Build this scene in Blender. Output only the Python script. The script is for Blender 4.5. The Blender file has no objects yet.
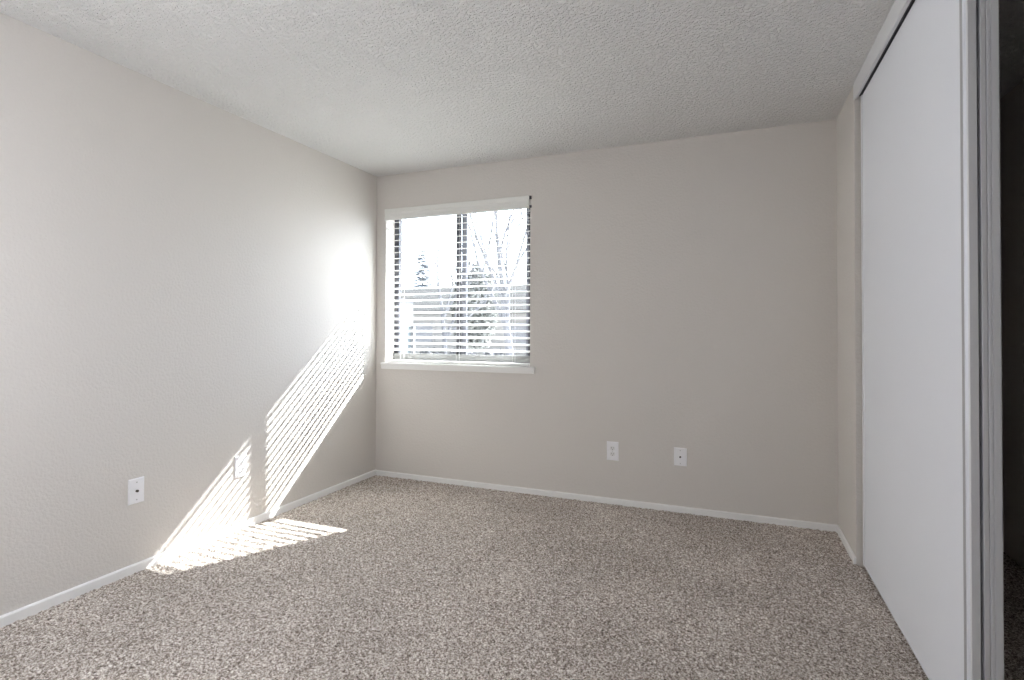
import bpy, bmesh, math, random
import numpy as np
from mathutils import Vector, Matrix

S = bpy.context.scene
COL = S.collection
R = math.radians

# ------------------------------------------------------------------ camera
F_PX, YAW, PITCH, ROLL, SHIFT = 540.08, 0.3842, 0.01157, 0.0025, -16.05
CAM_H = 1.180
cd = bpy.data.cameras.new('camera')
cam = bpy.data.objects.new('camera', cd)
COL.objects.link(cam)
cd.sensor_width = 36.0
cd.lens = F_PX / 1024 * 36.0
cd.shift_y = SHIFT / 1024
cd.clip_start = 0.02
cd.clip_end = 500
fw = Vector((-math.sin(YAW) * math.cos(PITCH), math.cos(YAW) * math.cos(PITCH), math.sin(PITCH)))
rt = Vector((math.cos(YAW), math.sin(YAW), 0))
up = rt.cross(fw)
r2 = rt * math.cos(ROLL) + up * math.sin(ROLL)
u2 = up * math.cos(ROLL) - rt * math.sin(ROLL)
M = Matrix.Identity(4)
for i in range(3):
    M[i][0], M[i][1], M[i][2] = r2[i], u2[i], -fw[i]
M[2][3] = CAM_H
cam.matrix_world = M
S.camera = cam

# ------------------------------------------------------------------ sky, sun, exposure
SUN_DIR = Vector((1.0, 1.87, 1.627)).normalized()      # towards the sun
w = bpy.data.worlds.new('sky')
S.world = w
w.use_nodes = True
nt = w.node_tree
nt.nodes.clear()
def wn(t, **k):
    n = nt.nodes.new(t)
    for a, b in k.items():
        setattr(n, a, b)
    return n
tc = wn('ShaderNodeTexCoord')
dot = wn('ShaderNodeVectorMath', operation='DOT_PRODUCT')
dot.inputs[1].default_value = SUN_DIR
nt.links.new(tc.outputs['Generated'], dot.inputs[0])
mx = wn('ShaderNodeMath', operation='MAXIMUM'); mx.inputs[1].default_value = 0
nt.links.new(dot.outputs['Value'], mx.inputs[0])
pw = wn('ShaderNodeMath', operation='POWER'); pw.inputs[1].default_value = 2.5
nt.links.new(mx.outputs[0], pw.inputs[0])
mul = wn('ShaderNodeMath', operation='MULTIPLY_ADD')
mul.inputs[1].default_value = 12.0      # bright thin cloud around the sun
mul.inputs[2].default_value = 1.6       # pale sky away from it
nt.links.new(pw.outputs[0], mul.inputs[0])
bg = wn('ShaderNodeBackground')
bg.inputs['Color'].default_value = (0.88, 0.965, 1.12, 1)
nt.links.new(mul.outputs[0], bg.inputs['Strength'])
wo = wn('ShaderNodeOutputWorld')
nt.links.new(bg.outputs[0], wo.inputs['Surface'])

sd = bpy.data.lights.new('sun', 'SUN')
sd.energy = 33.0
sd.angle = R(0.75)
sd.color = (1.0, 0.99, 0.985)
sun = bpy.data.objects.new('sun', sd)
sun.rotation_euler = SUN_DIR.to_track_quat('Z', 'Y').to_euler()
sun.location = (6, 12, 10)
COL.objects.link(sun)

S.view_settings.view_transform = 'Standard'
S.view_settings.look = 'None'
S.view_settings.gamma = 1
S.view_settings.use_curve_mapping = False
S.view_settings.exposure = 0.29
S.cycles.max_bounces = 12
S.cycles.diffuse_bounces = 8
S.cycles.transparent_max_bounces = 12
S.cycles.sample_clamp_indirect = 6
S.cycles.use_denoising = True

# ------------------------------------------------------------------ materials
def mat(name, col, rough=0.6, metal=0.0, spec=0.3):
    m = bpy.data.materials.new(name)
    m.use_nodes = True
    b = m.node_tree.nodes['Principled BSDF']
    b.inputs['Base Color'].default_value = (*col, 1)
    b.inputs['Roughness'].default_value = rough
    b.inputs['Metallic'].default_value = metal
    b.inputs['Specular IOR Level'].default_value = spec
    return m

def node(m, t, **k):
    n = m.node_tree.nodes.new(t)
    for a, b in k.items():
        setattr(n, a, b)
    return n

def link(m, a, b):
    m.node_tree.links.new(a, b)

def coords(m):
    return node(m, 'ShaderNodeNewGeometry').outputs['Position']

def noise(m, scale, detail=2, rough=0.5, stretch=None, dist=0.0):
    n = node(m, 'ShaderNodeTexNoise')
    n.inputs['Scale'].default_value = scale
    n.inputs['Detail'].default_value = detail
    n.inputs['Roughness'].default_value = rough
    n.inputs['Distortion'].default_value = dist
    src = coords(m)
    if stretch:
        mp = node(m, 'ShaderNodeMapping')
        mp.inputs['Scale'].default_value = stretch
        link(m, src, mp.inputs['Vector'])
        src = mp.outputs[0]
    link(m, src, n.inputs['Vector'])
    return n.outputs['Fac']

def ramp(m, fac, stops):
    r = node(m, 'ShaderNodeValToRGB')
    e = r.color_ramp.elements
    while len(e) < len(stops):
        e.new(0.5)
    for el, (p, c) in zip(e, stops):
        el.position = p
        el.color = (*c, 1)
    link(m, fac, r.inputs['Fac'])
    return r.outputs['Color']

def bump(m, fac, strength, dist):
    b = node(m, 'ShaderNodeBump')
    b.inputs['Strength'].default_value = strength
    b.inputs['Distance'].default_value = dist
    link(m, fac, b.inputs['Height'])
    link(m, b.outputs[0], m.node_tree.nodes['Principled BSDF'].inputs['Normal'])

def basecol(m, out):
    link(m, out, m.node_tree.nodes['Principled BSDF'].inputs['Base Color'])

MT = {}
WALL = (0.685, 0.654, 0.618)
m = MT['wall'] = mat('painted_wall', WALL, 0.75, spec=0.2)
f_ = noise(m, 75, 3, 0.55)
bump(m, ramp(m, f_, [(0.35, (0, 0, 0)), (0.65, (1, 1, 1))]), 0.40, 0.0024)
m = MT['ceiling'] = mat('textured_ceiling', (0.87, 0.865, 0.85), 0.85, spec=0.1)
f_ = noise(m, 62, 3, 0.6, dist=0.4)
bump(m, ramp(m, f_, [(0.40, (0, 0, 0)), (0.60, (1, 1, 1))]), 1.0, 0.009)

m = MT['carpet'] = mat('frieze_carpet', (0.4, 0.36, 0.32), 0.95, spec=0.05)
a_ = noise(m, 125, 2.5, 0.65, dist=0.5)
c1 = ramp(m, a_, [(0.30, (0.105, 0.085, 0.072)), (0.42, (0.295, 0.247, 0.210)), (0.52, (0.545, 0.485, 0.435)), (0.66, (0.92, 0.88, 0.83))])
b_ = noise(m, 1.6, 2, 0.5)
c2 = ramp(m, b_, [(0.35, (0.9, 0.9, 0.9)), (0.65, (1.08, 1.08, 1.08))])
mixn = node(m, 'ShaderNodeMix', data_type='RGBA', blend_type='MULTIPLY')
mixn.inputs['Factor'].default_value = 1
link(m, c1, mixn.inputs['A']); link(m, c2, mixn.inputs['B'])
basecol(m, mixn.outputs['Result'])

MT['trim'] = mat('white_trim_paint', (0.86, 0.86, 0.85), 0.45, spec=0.4)
MT['blind'] = mat('white_blind', (0.86, 0.86, 0.84), 0.45, spec=0.4)
MT['blind_rail'] = mat('white_blind_rail', (0.80, 0.80, 0.77), 0.5, spec=0.4)
MT['cord'] = mat('white_cord', (0.75, 0.75, 0.75), 0.7)
MT['wand'] = mat('clear_grey_wand', (0.62, 0.62, 0.68), 0.25)
MT['frame_dark'] = mat('bronze_window_frame', (0.075, 0.075, 0.085), 0.45, 0.3)
MT['frame_grey'] = mat('grey_window_sash', (0.17, 0.175, 0.20), 0.4, 0.4)
MT['frame_sunlit'] = mat('sunlit_frame_grey', (0.27, 0.27, 0.265), 0.5)
MT['gap_shade'] = mat('gap_shade_grey', (0.40, 0.40, 0.42), 0.4)
MT['plate'] = mat('white_plastic_plate', (0.90, 0.90, 0.92), 0.35, spec=0.5)
MT['hole'] = mat('dark_socket_hole', (0.10, 0.10, 0.10), 0.6)
MT['screw'] = mat('painted_screw_head', (0.58, 0.58, 0.58), 0.4, 0.5)
MT['brass'] = mat('jack_metal', (0.10, 0.09, 0.08), 0.35, 0.6)
MT['socket'] = mat('white_plastic_socket', (0.80, 0.80, 0.80), 0.4, spec=0.5)
m = MT['door'] = mat('white_door_panel', (0.86, 0.88, 0.93), 0.5, spec=0.35)
bump(m, noise(m, 18, 2, 0.5), 0.08, 0.002)
MT['stile'] = mat('grey_metal_stile', (0.80, 0.81, 0.83), 0.4, 0.0, 0.5)
MT['stile_light'] = mat('light_metal_stile', (0.84, 0.87, 0.93), 0.35, 0.2, 0.5)
MT['track'] = mat('white_metal_fascia', (0.74, 0.745, 0.76), 0.4, 0.0, 0.4)
MT['rubber'] = mat('dark_rail', (0.10, 0.10, 0.11), 0.5, 0.5)
MT['concrete'] = mat('outside_stucco', (0.35, 0.33, 0.30), 0.9)

m = MT['glass'] = bpy.data.materials.new('window_glass')
m.use_nodes = True
m.node_tree.nodes.clear()
tr = node(m, 'ShaderNodeBsdfTransparent'); tr.inputs['Color'].default_value = (0.95, 0.965, 0.96, 1)
gl = node(m, 'ShaderNodeBsdfGlossy'); gl.inputs['Roughness'].default_value = 0.02
fr = node(m, 'ShaderNodeFresnel'); fr.inputs['IOR'].default_value = 1.4
ms = node(m, 'ShaderNodeMixShader')
gg = node(m, 'ShaderNodeNewGeometry')
ff = node(m, 'ShaderNodeMath', operation='SUBTRACT'); ff.inputs[0].default_value = 1.0
fm = node(m, 'ShaderNodeMath', operation='MULTIPLY')
link(m, gg.outputs['Backfacing'], ff.inputs[1]); link(m, ff.outputs[0], fm.inputs[1]); link(m, fr.outputs[0], fm.inputs[0])
link(m, fm.outputs[0], ms.inputs[0]); link(m, tr.outputs[0], ms.inputs[1]); link(m, gl.outputs[0], ms.inputs[2])
mo = node(m, 'ShaderNodeOutputMaterial'); link(m, ms.outputs[0], mo.inputs['Surface'])

m = MT['fill_glass'] = mat('fill_globe_glow', (0.9, 0.88, 0.84), 0.4)  # glow of the added fill globe that brightens the room
b = m.node_tree.nodes['Principled BSDF']
b.inputs['Emission Color'].default_value = (0.955, 0.982, 1.055, 1)
b.inputs['Emission Strength'].default_value = 37.0

def leafy(name, dark, light, scale):
    m = mat(name, dark, 0.9, spec=0.1)
    basecol(m, ramp(m, noise(m, scale, 3, 0.6), [(0.35, dark), (0.65, light)]))
    return m
MT['ground'] = leafy('pale_bounce_ground', (0.52, 0.515, 0.50), (0.66, 0.655, 0.64), 3.0)  # unseen ground made pale to bounce sunlight up onto the ceiling
MT['conifer'] = leafy('blue_green_needles', (0.15, 0.165, 0.19), (0.22, 0.24, 0.26), 6)
MT['evergreen'] = leafy('grey_green_leaves', (0.16, 0.165, 0.155), (0.25, 0.25, 0.24), 5)
MT['shrub'] = leafy('dark_shrub_leaves', (0.13, 0.13, 0.135), (0.20, 0.20, 0.21), 6)
MT['bark'] = leafy('pale_grey_bark', (0.13, 0.13, 0.14), (0.19, 0.19, 0.20), 8)
m = MT['siding'] = mat('taupe_lap_siding', (0.30, 0.285, 0.27), 0.8)
wv = node(m, 'ShaderNodeTexWave', wave_type='BANDS', bands_direction='Z')
wv.inputs['Scale'].default_value = 1.6
link(m, coords(m), wv.inputs['Vector'])
basecol(m, ramp(m, wv.outputs['Fac'], [(0.0, (0.26, 0.25, 0.24)), (0.5, (0.31, 0.295, 0.28))]))
MT['roof'] = leafy('grey_shingles', (0.040, 0.040, 0.039), (0.058, 0.057, 0.055), 5)
MT['house_window'] = mat('house_pane', (0.22, 0.22, 0.23), 0.4)
MT['shed_white'] = mat('pale_shed_panel', (0.17, 0.17, 0.176), 0.7)
MT['shed_blue'] = mat('pale_blue_shed_boards', (0.105, 0.12, 0.128), 0.7)

# ------------------------------------------------------------------ mesh helpers
class MB:
    def __init__(s):
        s.v, s.f = [], []
    def box(s, x0, x1, y0, y1, z0, z1):
        n = len(s.v)
        s.v += [(x, y, z) for x in (x0, x1) for y in (y0, y1) for z in (z0, z1)]
        s.f += [tuple(n + i for i in q) for q in ((0, 1, 3, 2), (4, 6, 7, 5), (0, 4, 5, 1), (2, 3, 7, 6), (0, 2, 6, 4), (1, 5, 7, 3))]
        return s
    def prism(s, prof, axis, a, b):
        """closed 2D profile pulled along an axis ('x' : profile is (y,z); 'y' : (x,z); 'z' : (x,y))"""
        n = len(s.v); k = len(prof)
        for t in (a, b):
            for p, q in prof:
                s.v.append({'x': (t, p, q), 'y': (p, t, q), 'z': (p, q, t)}[axis])
        for i in range(k):
            j = (i + 1) % k
            s.f.append((n + i, n + j, n + k + j, n + k + i))
        s.f.append(tuple(n + i for i in range(k))[::-1])
        s.f.append(tuple(n + k + i for i in range(k)))
        return s
    def tube(s, p0, p1, r0, r1=None, seg=10):
        r1 = r0 if r1 is None else r1
        p0, p1 = Vector(p0), Vector(p1)
        d = (p1 - p0).normalized()
        a = d.orthogonal().normalized(); b = d.cross(a)
        n = len(s.v)
        for p, r in ((p0, r0), (p1, r1)):
            for i in range(seg):
                t = 2 * math.pi * i / seg
                s.v.append(tuple(p + a * math.cos(t) * r + b * math.sin(t) * r))
        for i in range(seg):
            j = (i + 1) % seg
            s.f.append((n + i, n + j, n + seg + j, n + seg + i))
        s.f.append(tuple(n + i for i in range(seg))[::-1])
        s.f.append(tuple(n + seg + i for i in range(seg)))
        return s
    def lathe(s, c, prof, seg=32):
        """profile of (radius, z) turned around the vertical through c"""
        n = len(s.v); k = len(prof)
        for i in range(seg):
            t = 2 * math.pi * i / seg
            for r, z in prof:
                s.v.append((c[0] + r * math.cos(t), c[1] + r * math.sin(t), c[2] + z))
        for i in range(seg):
            j = (i + 1) % seg
            for q in range(k - 1):
                s.f.append((n + i * k + q, n + j * k + q, n + j * k + q + 1, n + i * k + q + 1))
        return s
    def build(s, name, material, parent=None, bevel=0, smooth=False, kind=None):
        me = bpy.data.meshes.new(name)
        me.from_pydata(s.v, [], s.f)
        bm = bmesh.new(); bm.from_mesh(me)
        bmesh.ops.remove_doubles(bm, verts=bm.verts, dist=1e-6)
        bmesh.ops.recalc_face_normals(bm, faces=bm.faces)
        bm.to_mesh(me); bm.free()
        me.materials.append(material)
        if smooth:
            for p in me.polygons:
                p.use_smooth = True
        o = bpy.data.objects.new(name, me)
        COL.objects.link(o)
        if parent:
            o.parent = parent
            o.matrix_parent_inverse = Matrix.Translation(-Vector(parent.location)) if not parent.parent else Matrix.Identity(4)
        if bevel:
            b = o.modifiers.new('bevel', 'BEVEL')
            b.width = bevel; b.segments = 2; b.limit_method = 'ANGLE'
        if kind:
            o['kind'] = kind
        return o

def empty(name, loc=(0, 0, 0)):
    o = bpy.data.objects.new(name, None)
    o.empty_display_size = 0.1
    o.location = loc
    COL.objects.link(o)
    return o

def tag(o, label, cat, group=None, kind=None):
    o['label'] = label
    o['category'] = cat
    if group: o['group'] = group
    if kind: o['kind'] = kind
    return o

def struct(o, label=None):
    o['kind'] = 'structure'
    if label: o['label'] = label
    return o

# ------------------------------------------------------------------ room shell
XL, XR, YB, YN, H = -2.692, 0.588, 3.690, -1.70, 2.44
WX0, WX1, WZ0, WZ1 = -2.602, -1.350, 0.870, 2.150      # window opening
YO = YB + 0.185                                        # outer face of the window wall
CX = 1.36                                              # back of the closet
FZ = 0.0

# floor: one carpet surface with a real, lumpy pile
def carpet():
    rng = np.random.default_rng(5)
    xs = np.arange(XL - 0.02, CX + 0.03, 0.0058)
    ys = np.concatenate([np.linspace(YN - 0.02, 0.95, 34)[:-1], np.arange(0.95, YB + 0.02, 0.0058)])
    nx, ny = len(xs), len(ys)
    h = rng.random((ny, nx))
    sm = (h + np.roll(h, 1, 0) + np.roll(h, -1, 0) + np.roll(h, 1, 1) + np.roll(h, -1, 1)) / 5
    sm = 0.6 * sm + 0.4 * h
    z = FZ - 0.004 + (sm - 0.5) * 0.013
    X, Y = np.meshgrid(xs, ys)
    X = X + (rng.random(X.shape) - 0.5) * 0.003
    Y = Y + (rng.random(Y.shape) - 0.5) * 0.003
    co = np.stack([X, Y, z], -1).reshape(-1, 3)
    idx = np.arange(nx * ny).reshape(ny, nx)
    q = np.stack([idx[:-1, :-1], idx[:-1, 1:], idx[1:, 1:], idx[1:, :-1]], -1).reshape(-1, 4)
    me = bpy.data.meshes.new('floor')
    me.vertices.add(len(co)); me.vertices.foreach_set('co', co.ravel().astype(np.float32))
    me.loops.add(q.size); me.loops.foreach_set('vertex_index', q.ravel().astype(np.int32))
    me.polygons.add(len(q))
    me.polygons.foreach_set('loop_start', np.arange(0, q.size, 4, dtype=np.int32))
    me.polygons.foreach_set('loop_total', np.full(len(q), 4, np.int32))
    me.update(calc_edges=True)
    me.materials.append(MT['carpet'])
    o = bpy.data.objects.new('floor', me)
    COL.objects.link(o)
    return struct(o, 'beige flecked frieze carpet over the whole room')
carpet()

struct(MB().box(XL - 0.12, CX + 0.12, YN - 0.12, YO, H, H + 0.14).build('ceiling', MT['ceiling']))
struct(MB().box(XL - 0.12, XL, YN - 0.12, YO, -0.15, H).build('wall_left', MT['wall']))
wf = MB()
wf.box(XL, WX0, YB, YO, -0.15, H).box(WX1, CX + 0.12, YB, YO, -0.15, H)
wf.box(WX0, WX1, YB, YO, -0.15, WZ0).box(WX0, WX1, YB, YO, WZ1, H)
struct(wf.build('wall_far', MT['wall']))
struct(MB().box(XL, CX + 0.12, YN - 0.12, YN, -0.15, H).build('wall_near', MT['wall']))
JY = 3.196                                             # far jamb of the closet opening
OY = 0.46                                              # near jamb
wr = MB().box(XR, XR + 0.115, JY, YB, -0.15, H).box(XR, XR + 0.115, YN, OY, -0.15, H)
wr.box(XR + 0.012, XR + 0.115, OY, JY, 2.385, H)
struct(wr.build('wall_right', MT['wall']))
struct(MB().box(CX, CX + 0.12, YN, YB, -0.15, H).build('wall_closet', MT['wall']))
struct(MB().box(XR + 0.115, CX, -0.35, -0.25, -0.15, H).build('wall_closet_end', MT['wall']))

# baseboards (low white strip with a rounded top edge)
def base_prof(d, h, s):
    return [(0, FZ - 0.01), (s * d, FZ - 0.01), (s * d, h - 0.006), (s * d * 0.7, h - 0.001), (s * d * 0.3, h), (0, h)]
bh = 0.040
struct(MB().prism([(XL + a, b) for a, b in base_prof(0.012, bh, 1)], 'y', YN, YB).build('baseboard_left', MT['trim']))
struct(MB().prism([(YB + a, b) for a, b in base_prof(0.012, bh - 0.004, -1)], 'x', XL + 0.012, XR).build('baseboard_far', MT['trim']))
rb = MB().prism([(XR + a, b) for a, b in base_prof(0.010, bh - 0.004, -1)], 'y', JY, YB - 0.012)
rb.prism([(XR + a, b) for a, b in base_prof(0.010, bh - 0.004, -1)], 'y', YN, OY)
struct(rb.build('baseboard_right', MT['trim']))
struct(MB().prism([(YN + a, b) for a, b in base_prof(0.012, bh, 1)], 'x', XL + 0.012, XR - 0.01).build('baseboard_near', MT['trim']))

# roof overhang outside, above the window
struct(MB().prism([(YO, 2.40), (4.60, 2.40), (4.60, 2.50), (YO, 2.66)], 'x', -6.0, 3.0).build('trim_3', MT['trim']), 'white boxed eave over the outside of the window')

# ------------------------------------------------------------------ closet front
# white fascia against the ceiling with the double door track behind it
fa = MB().prism([(XR - 0.004, H), (XR - 0.004, 2.362), (XR + 0.000, 2.356), (XR + 0.004, 2.362), (XR + 0.014, 2.362), (XR + 0.016, 2.372), (XR + 0.011, 2.374), (XR + 0.011, H)], 'y', OY, JY - 0.002)
struct(fa.build('trim_1', MT['track']), 'white metal fascia along the ceiling above the closet doors')
tk = MB().box(XR + 0.017, XR + 0.108, OY + 0.002, JY - 0.002, 2.374, 2.384)
struct(tk.build('trim_2', MT['rubber']), 'double door track above the closet doors')

def closet_door(name, x0, th, y0, y1, near_style):
    """sliding panel door; x0 is the plane of the room-side face"""
    z0, z1 = 0.012, 2.366
    root = empty(name, (x0 + th / 2, (y0 + y1) / 2, z0))
    struct(root)
    MB().box(x0 + 0.003, x0 + th - 0.003, y0 + 0.012, y1 - 0.006, z0 + 0.004, z1).build('door_panel', MT['door'], root)
    # near stile: wraps the edge, with a rolled lip on the room side
    if near_style == 'thin':
        p = [(x0 - 0.0015, y0 + 0.003), (x0 + 0.001, y0), (x0 + th, y0), (x0 + th, y0 + 0.03), (x0 + th - 0.004, y0 + 0.03), (x0 + th - 0.004, y0 + 0.012),
             (x0 + 0.003, y0 + 0.012), (x0 + 0.003, y0 + 0.047), (x0 - 0.0015, y0 + 0.047)]
        MB().prism(p, 'z', z0, z1).build('near_stile', MT['stile'], root)
        l = MB().prism([(x0 - 0.0015, y0 + 0.004), (x0 - 0.0055, y0 + 0.008), (x0 - 0.0055, y0 + 0.018), (x0 - 0.0015, y0 + 0.022)], 'z', z0, z1)
        MB().box(x0 - 0.0025, x0 - 0.0016, y0 + 0.0245, y0 + 0.046, z0, z1).build('stile_gap_shade', MT['gap_shade'], root)['label'] = 'darker grey strip painted as the shadow gap beside the lip'  # darker colour stands in for the shadow gap next to the lip
        l.build('stile_lip', MT['stile_light'], root)['label'] = 'bright rolled lip'
    else:
        p = [(x0, y0), (x0 + 0.010, y0 + 0.0), (x0 + 0.0115, y0 + 0.005), (x0 + 0.0135, y0 + 0.005), (x0 + 0.015, y0), (x0 + 0.021, y0),
             (x0 + 0.0225, y0 + 0.003), (x0 + 0.024, y0), (x0 + th - 0.002, y0), (x0 + th, y0 + 0.002), (x0 + th, y0 + 0.035), (x0 + th - 0.003, y0 + 0.035), (x0 + th - 0.003, y0 + 0.012),
             (x0 + 0.003, y0 + 0.012), (x0 + 0.003, y0 + 0.035), (x0, y0 + 0.035)]
        MB().prism(p, 'z', z0, z1).build('near_stile', MT['stile'], root)
    p = [(x0 - 0.001, y1 - 0.020), (x0 + 0.003, y1 - 0.020), (x0 + 0.003, y1 - 0.006), (x0 + th - 0.003, y1 - 0.006), (x0 + th - 0.003, y1 - 0.02), (x0 + th, y1 - 0.02), (x0 + th, y1), (x0 - 0.001, y1)]
    MB().prism(p, 'z', z0, z1).build('far_stile', MT['stile'], root)
    MB().box(x0 + 0.0005, x0 + th - 0.0005, y0 + 0.012, y1 - 0.006, z0, z0 + 0.004).build('bottom_rail', MT['stile'], root)
    return root
DX = XR + 0.026
d1 = closet_door('door_1', DX, 0.020, 1.862, 3.178, 'thin')
d1['label'] = 'white sliding closet door in the front track, pushed to the far end'
d2 = closet_door('door_2', DX + 0.0290, 0.042, 1.862, 3.186, 'grooved')
d2['label'] = 'second sliding closet door behind the first, only its grooved grey edge showing'
d3 = closet_door('added_door_3', DX, 0.020, 0.47, 1.485, 'thin')  # unseen door added to keep the closet interior dark
d3['label'] = 'added white sliding door that keeps room light out of the closet, outside the picture'

# ------------------------------------------------------------------ window
win = struct(empty('window_1', ((WX0 + WX1) / 2, YB + 0.12, WZ0)), 'sliding window with dark frame and white sill')
FY0, FY1 = YB + 0.120, YB + 0.168
ZS = 0.915                                             # top of the sill
fz0 = ZS - 0.005
f = MB()
f.box(WX0, WX0 + 0.034, FY0, FY1, fz0, WZ1).box(WX1 - 0.055, WX1, FY0, FY1, fz0, WZ1)
f.box(WX0 + 0.034, WX1 - 0.055, FY0, FY1, fz0, fz0 + 0.025).box(WX0 + 0.034, WX1 - 0.055, FY0, FY1, WZ1 - 0.022, WZ1)
f.build('window_frame', MT['frame_dark'], win, bevel=0.002)
xm = -1.984
MB().box(WX0 + 0.001, WX1 - 0.001, FY0 - 0.012, FY0 - 0.0005, fz0, 0.988).build('sunlit_frame_strip', MT['frame_sunlit'], win, bevel=0.002)['label'] = 'light grey strip painted as the sunlit frame bottom'  # lightened strip stands in for sunlight on the dark frame bottom
def sash(x0, x1, y0, y1, sl, sr, m, mr=None):
    s = MB()
    z0, z1 = fz0 + 0.026, WZ1 - 0.023
    s.box(x0, x0 + sl, y0, y1, z0, z1).box(x1 - sr, x1, y0, y1, z0, z1)
    s.box(x0 + sl, x1 - sr, y0, y1, z0, z0 + 0.020).box(x0 + sl, x1 - sr, y0, y1, z1 - 0.018, z1)
    o = s.build('sash', m, win, bevel=0.0015)
    g = MB().box(x0 + sl - 0.004, x1 - sr + 0.004, (y0 + y1) / 2 - 0.0015, (y0 + y1) / 2 + 0.0015, z0 + 0.016, z1 - 0.014)
    pn = g.build('pane', MT['glass'], o)
    return o
sash(WX0 + 0.035, xm + 0.000, FY0 + 0.004, FY0 + 0.022, 0.007, 0.036, MT['frame_dark'])['label'] = 'dark left sash'
sash(xm + 0.001, WX1 - 0.056, FY0 + 0.026, FY0 + 0.044, 0.042, 0.027, MT['frame_grey'])['label'] = 'lighter grey right sash'
# sill board: flat top, face sloping back to the wall, white inner return
SX0, SX1 = -2.628, -1.312
s = MB()
pr = [(YB + 0.107, ZS), (YB - 0.026, ZS), (YB - 0.030, ZS - 0.005), (YB - 0.029, ZS - 0.012), (YB - 0.018, ZS - 0.05), (YB, ZS - 0.05), (YB, WZ0 + 0.001), (YB + 0.119, WZ0 + 0.001)]
s.prism([(max(min(a, YB), -9), b) for a, b in pr[:6]], 'x', SX0, SX1)
s.box(WX0 + 0.001, WX1 - 0.001, YB, YB + 0.107, WZ0 + 0.001, ZS)
s.build('window_sill', MT['trim'], win)

# ------------------------------------------------------------------ horizontal blind
bl = empty('window_blind', ((WX0 + WX1) / 2, YB + 0.03, WZ1))
tag(bl, 'white horizontal slat blind lowered over the window, slats tilted open', 'blind')
bx0, bx1 = WX0 + 0.010, WX1 - 0.008
v = MB()                                               # valance with a stepped lower bead
vp = [(YB - 0.012, WZ1 + 0.012), (YB - 0.016, WZ1 + 0.008), (YB - 0.016, 2.128), (YB - 0.012, 2.120), (YB - 0.012, 2.098), (YB - 0.016, 2.092), (YB - 0.016, 2.074), (YB - 0.012, 2.068),
      (YB - 0.006, 2.068), (YB - 0.003, 2.08), (YB - 0.003, WZ1 + 0.012)]
v.prism(vp, 'x', WX0 - 0.004, WX1 - 0.006)
v.build('valance', MT['blind_rail'], bl)
MB().box(bx0, bx1 + 0.004, YB + 0.004, YB + 0.058, 2.098, 2.147).build('headrail', MT['blind_rail'], bl, bevel=0.002)
TILT = R(15)
SW, ST = 0.050, 0.003
def slat_mesh():
    mb = MB(); top = []; bot = []
    for i in range(9):
        u = -SW / 2 + SW * i / 8
        cz = 0.0022 * (1 - (2 * u / SW) ** 2)
        top.append((u, cz + ST / 2)); bot.append((u, cz - ST / 2))
    mb.prism(top + bot[::-1], 'x', -(bx1 - bx0) / 2, (bx1 - bx0) / 2)
    return mb
slat0 = slat_mesh().build('slat', MT['blind'], bl)
slat0.matrix_parent_inverse = Matrix.Identity(4)
SP, ZB = 0.0492, 1.022
slats = []
for k in range(22):
    o = slat0 if k == 0 else slat0.copy()
    if k: COL.objects.link(o)
    o.parent = bl
    z = ZB + SP * k
    o.location = (0, 0.0, z - WZ1)
    o.rotation_euler = (TILT + R(random.Random(k).uniform(-0.8, 0.8)), 0, 0)   # room edge lower
    slats.append(z)
MB().box(bx0, bx1, YB + 0.004, YB + 0.056, 0.919, 0.937).build('bottom_rail', MT['blind'], bl, bevel=0.003)
for x in (WX0 + 0.14, (WX0 + WX1) / 2 + 0.02, WX1 - 0.14):
    c = MB()
    for yy in (YB + 0.0035, YB + 0.0565):
        c.tube((x, yy, 0.935), (x, yy, 2.10), 0.0007, seg=5)
    c.build('ladder_cord', MT['cord'], bl)
MB().tube((-2.452, YB - 0.001, 2.07), (-2.452, YB - 0.001, 1.475), 0.003, 0.003, seg=6).build('tilt_wand', MT['wand'], bl)['label'] = 'thin grey tilt wand'
for z0, z1 in ((2.135, 2.158), (2.072, 2.09)):
    MB().box(WX1 - 0.004, WX1 + 0.010, YB - 0.010, YB - 0.0005, z0, z1).build('valance_clip', MT['frame_dark'], bl)['label'] = 'dark clip at the end of the valance'

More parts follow.
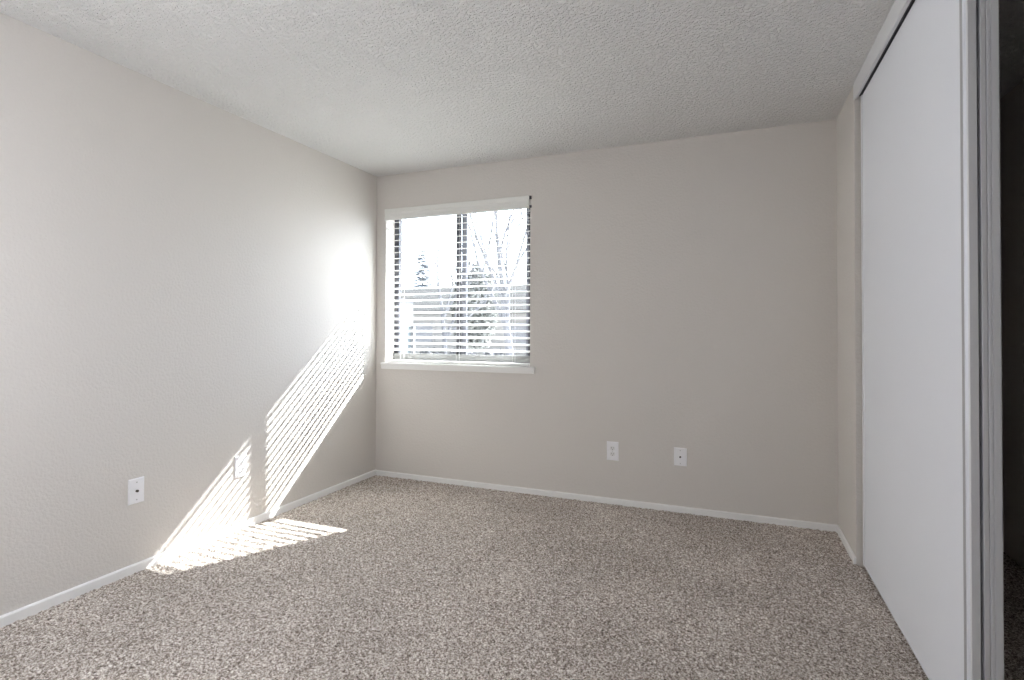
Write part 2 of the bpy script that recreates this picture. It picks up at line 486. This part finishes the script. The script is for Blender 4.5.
# ------------------------------------------------------------------ wall plates
def plate_obj(name, label, pos, normal, kind, w, h):
    """pos = centre of the plate on the wall; built facing -Y, then turned"""
    root = empty(name, pos)
    t = 0.007
    mb = MB()
    n = 0.004
    prof = [(-w / 2, 0), (-w / 2, -t + 0.003), (-w / 2 + n, -t), (w / 2 - n, -t), (w / 2, -t + 0.003), (w / 2, 0)]
    mb.prism(prof, 'z', -h / 2 + n, h / 2 - n)
    mb2 = MB()
    # tapered slab: back rectangle to a smaller front one
    b = [(-w / 2, -h / 2), (w / 2, -h / 2), (w / 2, h / 2), (-w / 2, h / 2)]
    mb2.v = [(x, 0, z) for x, z in b] + [(x, -t + 0.003, z) for x, z in b] + [(x * (1 - 2 * n / w), -t, z * (1 - 2 * n / h)) for x, z in b]
    for a0 in (0, 4):
        for i in range(4):
            j = (i + 1) % 4
            mb2.f.append((a0 + i, a0 + j, a0 + 4 + j, a0 + 4 + i))
    mb2.f += [(3, 2, 1, 0), (8, 9, 10, 11)]
    def part(m, nm, mt, par=None):
        o = m.build(nm, mt, None)
        o.parent = par or root
        return o
    part(mb2, 'plate', MT['plate'])
    if kind == 'duplex':
        for sz in (-1, 1):
            s_ = MB()
            prof = [(0.017 * math.cos(a), 0.0195 * sz + max(-0.0135, min(0.0135, 0.017 * math.sin(a)))) for a in [2 * math.pi * i / 24 for i in range(24)]]
            s_.prism(prof, 'y', -t - 0.0022, -t + 0.001)
            so = part(s_, 'socket', MT['socket'])
            hl = MB()
            for dx, hh in ((-0.0063, 0.008), (0.0063, 0.0065)):
                hl.box(dx - 0.0011, dx + 0.0011, -t - 0.0026, -t - 0.002, 0.0195 * sz + 0.003 - hh / 2, 0.0195 * sz + 0.003 + hh / 2)
            hl.tube((0, -t - 0.0026, 0.0195 * sz - 0.008), (0, -t - 0.002, 0.0195 * sz - 0.008), 0.0024, seg=10)
            ho = part(hl, 'slot', MT['hole'], so)
        sc = MB().tube((0, -t - 0.0012, 0), (0, -t + 0.001, 0), 0.0032, seg=12)
        part(sc, 'screw', MT['screw'])
    else:
        j = MB().tube((0, -t - 0.008, 0), (0, -t + 0.001, 0), 0.0060, seg=14)
        part(j, 'jack', MT['brass'])['label'] = 'dark round jack'
        for sz in (-1, 1):
            sc = MB().tube((0, -t - 0.0012, 0.042 * sz), (0, -t + 0.001, 0.042 * sz), 0.0035, seg=12)
            part(sc, 'screw', MT['screw'])
    root.rotation_euler = (0, 0, {'far': 0, 'left': R(90)}[normal])
    return root
tag(plate_obj('jack_plate', '', (XL, 1.765, 0.392), 'left', 'jack', 0.076, 0.122),
    'white cable jack plate low on left wall, the plate nearest the camera', 'wall plate')
tag(plate_obj('wall_outlet', '', (XL, 2.370, 0.371), 'left', 'duplex', 0.078, 0.128),
    'white power outlet on left wall, crossed by the sunlit stripes', 'outlet')
tag(plate_obj('wall_outlet', '', (-0.747, YB, 0.357), 'far', 'duplex', 0.080, 0.127),
    'white power outlet on the far wall, left of the jack plate', 'outlet')
tag(plate_obj('jack_plate', '', (-0.304, YB, 0.357), 'far', 'jack', 0.080, 0.117),
    'white cable jack plate on the far wall, with a dark jack in its centre', 'wall plate')

# ------------------------------------------------------------------ added fill lamp (unseen, beside the camera)
LX, LY, LZ = -1.55, 0.36, 1.40
lp = tag(empty('added_fill_lamp', (LX, LY, 0)), 'added fill lamp, a glowing globe on a pole beside the camera, outside the picture', 'lamp')
MB().lathe((LX, LY, 0), [(0.0, 0.0), (0.14, 0.0), (0.14, 0.012), (0.13, 0.02), (0.02, 0.028), (0.012, 0.05), (0.0, 0.05)]).build('base', MT['trim'], lp)
MB().tube((LX, LY, 0.04), (LX, LY, LZ - 0.15), 0.011, 0.011, 12).build('pole', MT['trim'], lp)
MB().lathe((LX, LY, LZ), [(0.16 * math.sin(math.pi * i / 16), -0.16 * math.cos(math.pi * i / 16)) for i in range(17)], 32).build('fill_globe', MT['fill_glass'], lp, smooth=True)

# ------------------------------------------------------------------ outdoors
GZ = -0.60
gm = MB().box(-60, 30, YO + 0.02, 120, GZ - 0.2, GZ).build('ground', MT['ground'])
struct(gm, 'open ground outside the window')

def blob(name, c, rx, ry, rz, material, parent, seed, n=900, leaf=0.12):
    """a crown of small leaf clumps scattered through an ellipsoid"""
    rnd = random.Random(seed); mb = MB()
    for _ in range(n):
        while True:
            p = Vector((rnd.uniform(-1, 1), rnd.uniform(-1, 1), rnd.uniform(-1, 1)))
            if p.length < 1: break
        p = p * (0.72 + 0.28 * rnd.random()) if p.length > 0.5 else p
        q = Vector((c[0] + p.x * rx, c[1] + p.y * ry, c[2] + p.z * rz))
        a = Vector((rnd.gauss(0, 1), rnd.gauss(0, 1), rnd.gauss(0, 1))).normalized()
        b = a.orthogonal().normalized(); l = leaf * rnd.uniform(0.6, 1.4)
        e = a.cross(b)
        k = len(mb.v)
        mb.v += [tuple(q + a * l), tuple(q + b * l * 0.6), tuple(q - a * l), tuple(q - b * l * 0.6), tuple(q + e * l * 0.4)]
        mb.f += [(k, k + 1, k + 4), (k + 1, k + 2, k + 4), (k + 2, k + 3, k + 4), (k + 3, k, k + 4)]
    return mb.build(name, material, parent)

# conifer
def conifer(x, y, top, r, seed, label):
    root = tag(empty('conifer_tree', (x, y, GZ)), label, 'tree')
    MB().tube((x, y, GZ), (x, y, top), 0.14, 0.02, 8).build('trunk', MT['bark'], root)
    rnd = random.Random(seed); mb = MB()
    hgt = top - GZ
    z = GZ + 0.6
    while z < top - 0.1:
        t = (z - GZ) / hgt
        L = r * (1 - t) ** 0.8 + 0.08
        for k in range(13):
            a = rnd.uniform(0, 6.283); l = L * rnd.uniform(0.6, 1.15)
            d = Vector((math.cos(a), math.sin(a), rnd.uniform(-0.35, -0.1)))
            p0 = Vector((x, y, z)); p1 = p0 + d * l
            mb.tube(p0, p1, 0.035, 0.015, 4)
            for s_ in range(5):
                q = p0.lerp(p1, 0.3 + 0.17 * s_)
                side = Vector((-d.y, d.x, 0)) * l * 0.30
                n_ = len(mb.v)
                mb.v += [tuple(q), tuple(q + side + d * 0.1), tuple(q + d * 0.2 * l + Vector((0, 0, -0.08))), tuple(q - side + d * 0.1)]
                mb.f += [(n_, n_ + 1, n_ + 2, n_ + 3)]
        z += 0.26
    mb.build('foliage', MT['conifer'], root)
conifer(-22.0, 36.0, 7.6, 1.7, 3, 'tall narrow conifer seen through the left half of the window')

def bare_tree(base, dirv, length, rad, seed, depth, label, spread=0.5):
    root = tag(empty('bare_tree', base), label, 'tree')
    rnd = random.Random(seed); tk_, br = MB(), MB()
    def grow(p, d, l, r, k, out):
        segs = 3
        for s_ in range(segs):
            q = p + d * (l / segs)
            out.tube(p, q, r, r * 0.85, 6 if k < 2 else 4)
            p = q; r *= 0.85
            d = (d + Vector((rnd.uniform(-1, 1), rnd.uniform(-1, 1), rnd.uniform(-0.5, 1))) * 0.10).normalized()
            if k < depth and s_ > 0:
                for _ in range(1 if k else 2):
                    nd = (d + Vector((rnd.uniform(-1, 1), rnd.uniform(-1, 1), rnd.uniform(-0.2, 1))) * spread * 1.4).normalized()
                    grow(p, nd, l * rnd.uniform(0.5, 0.75), r * 0.7, k + 1, br)
        if k < depth:
            grow(p, d, l * 0.7, r * 0.9, k + 1, br)
    grow(Vector(base), Vector(dirv).normalized(), length, rad, 0, tk_)
    tk_.build('trunk', MT['bark'], root)
    br.build('branches', MT['bark'], root)
bare_tree((-6.0, 15.0, GZ), (-0.13, 0, 1), 2.7, 0.16, 11, 5, 'leafless tree leaning left behind the right half of the window', 0.55)
bare_tree((-10.1, 18.0, GZ), (0.1, 0, 1), 2.2, 0.12, 4, 3, 'small leafless tree beside the centre bar of the window', 0.6)

def round_tree(name, x, y, cz, r, rz, material, seed, label, n=4200):
    root = tag(empty(name, (x, y, GZ)), label, 'tree' if name != 'garden_shrub' else 'shrub')
    MB().tube((x, y, GZ), (x, y, cz), 0.09, 0.04, 8).build('trunk', MT['bark'], root)
    blob('foliage', (x, y, cz), r, r, rz, material, root, seed, n)
    return root
round_tree('evergreen_tree', -9.75, 20.0, 2.05, 1.05, 1.95, MT['evergreen'], 8, 'rounded evergreen tree just right of the centre bar of the window')
for i, (x, y, cz, r, lb) in enumerate([(-9.7, 16.5, 0.05, 0.5, 'low dark shrub behind the lower left pane, right of the shed'), (-8.45, 16.2, 0.12, 0.5, 'low dark shrub behind the centre bar of the window'),
                                       (-7.1, 16.0, 0.0, 0.55, 'low dark shrub behind the lower right pane')]):
    g = round_tree('garden_shrub', x, y, cz, r, r * 0.95, MT['shrub'], 20 + i, lb, 1500)
    g['group'] = 'shrubs in front of the far house'

# far house
hs = tag(empty('house', (-12.5, 26.0, GZ)), 'long low taupe house with a grey roof behind the trees', 'house')
hx0, hx1, hy0, hy1 = -21.0, -6.5, 24.0, 31.0
MB().box(hx0, hx1, hy0, hy1, GZ, 2.1).build('house_wall', MT['siding'], hs)
MB().prism([(hy0 - 0.5, 2.0), (hy0 - 0.5, 2.14), ((hy0 + hy1) / 2, 3.62), (hy1 + 0.5, 2.14), (hy1 + 0.5, 2.0)], 'x', hx0 - 0.4, hx1 + 0.4).build('roof', MT['roof'], hs)
for x in (-14.6, -11.4, -9.2):
    fo = MB().box(x - 0.62, x + 0.62, hy0 - 0.04, hy0 - 0.001, 0.5, 1.6).build('house_window', MT['siding'], hs)
    q = MB().box(x - 0.54, x + 0.54, hy0 - 0.05, hy0 - 0.041, 0.58, 1.52).build('pane', MT['house_window'], fo)
# shed
sh = tag(empty('shed', (-10.8, 14.0, GZ)), 'white shed with pale blue lower boards at the left edge of the window', 'shed')
MB().box(-12.4, -9.52, 13.0, 15.0, 1.37, 2.18).build('upper_wall', MT['shed_white'], sh)
MB().box(-12.36, -9.56, 13.04, 14.96, GZ, 1.37).build('lower_wall', MT['shed_blue'], sh)
MB().box(-9.56, -9.46, 14.94, 15.04, GZ, 1.37).build('corner_post', MT['shed_white'], sh)
MB().prism([(12.8, 2.18), (14.0, 2.32), (15.2, 2.18)], 'x', -12.6, -9.4).build('roof', MT['roof'], sh)
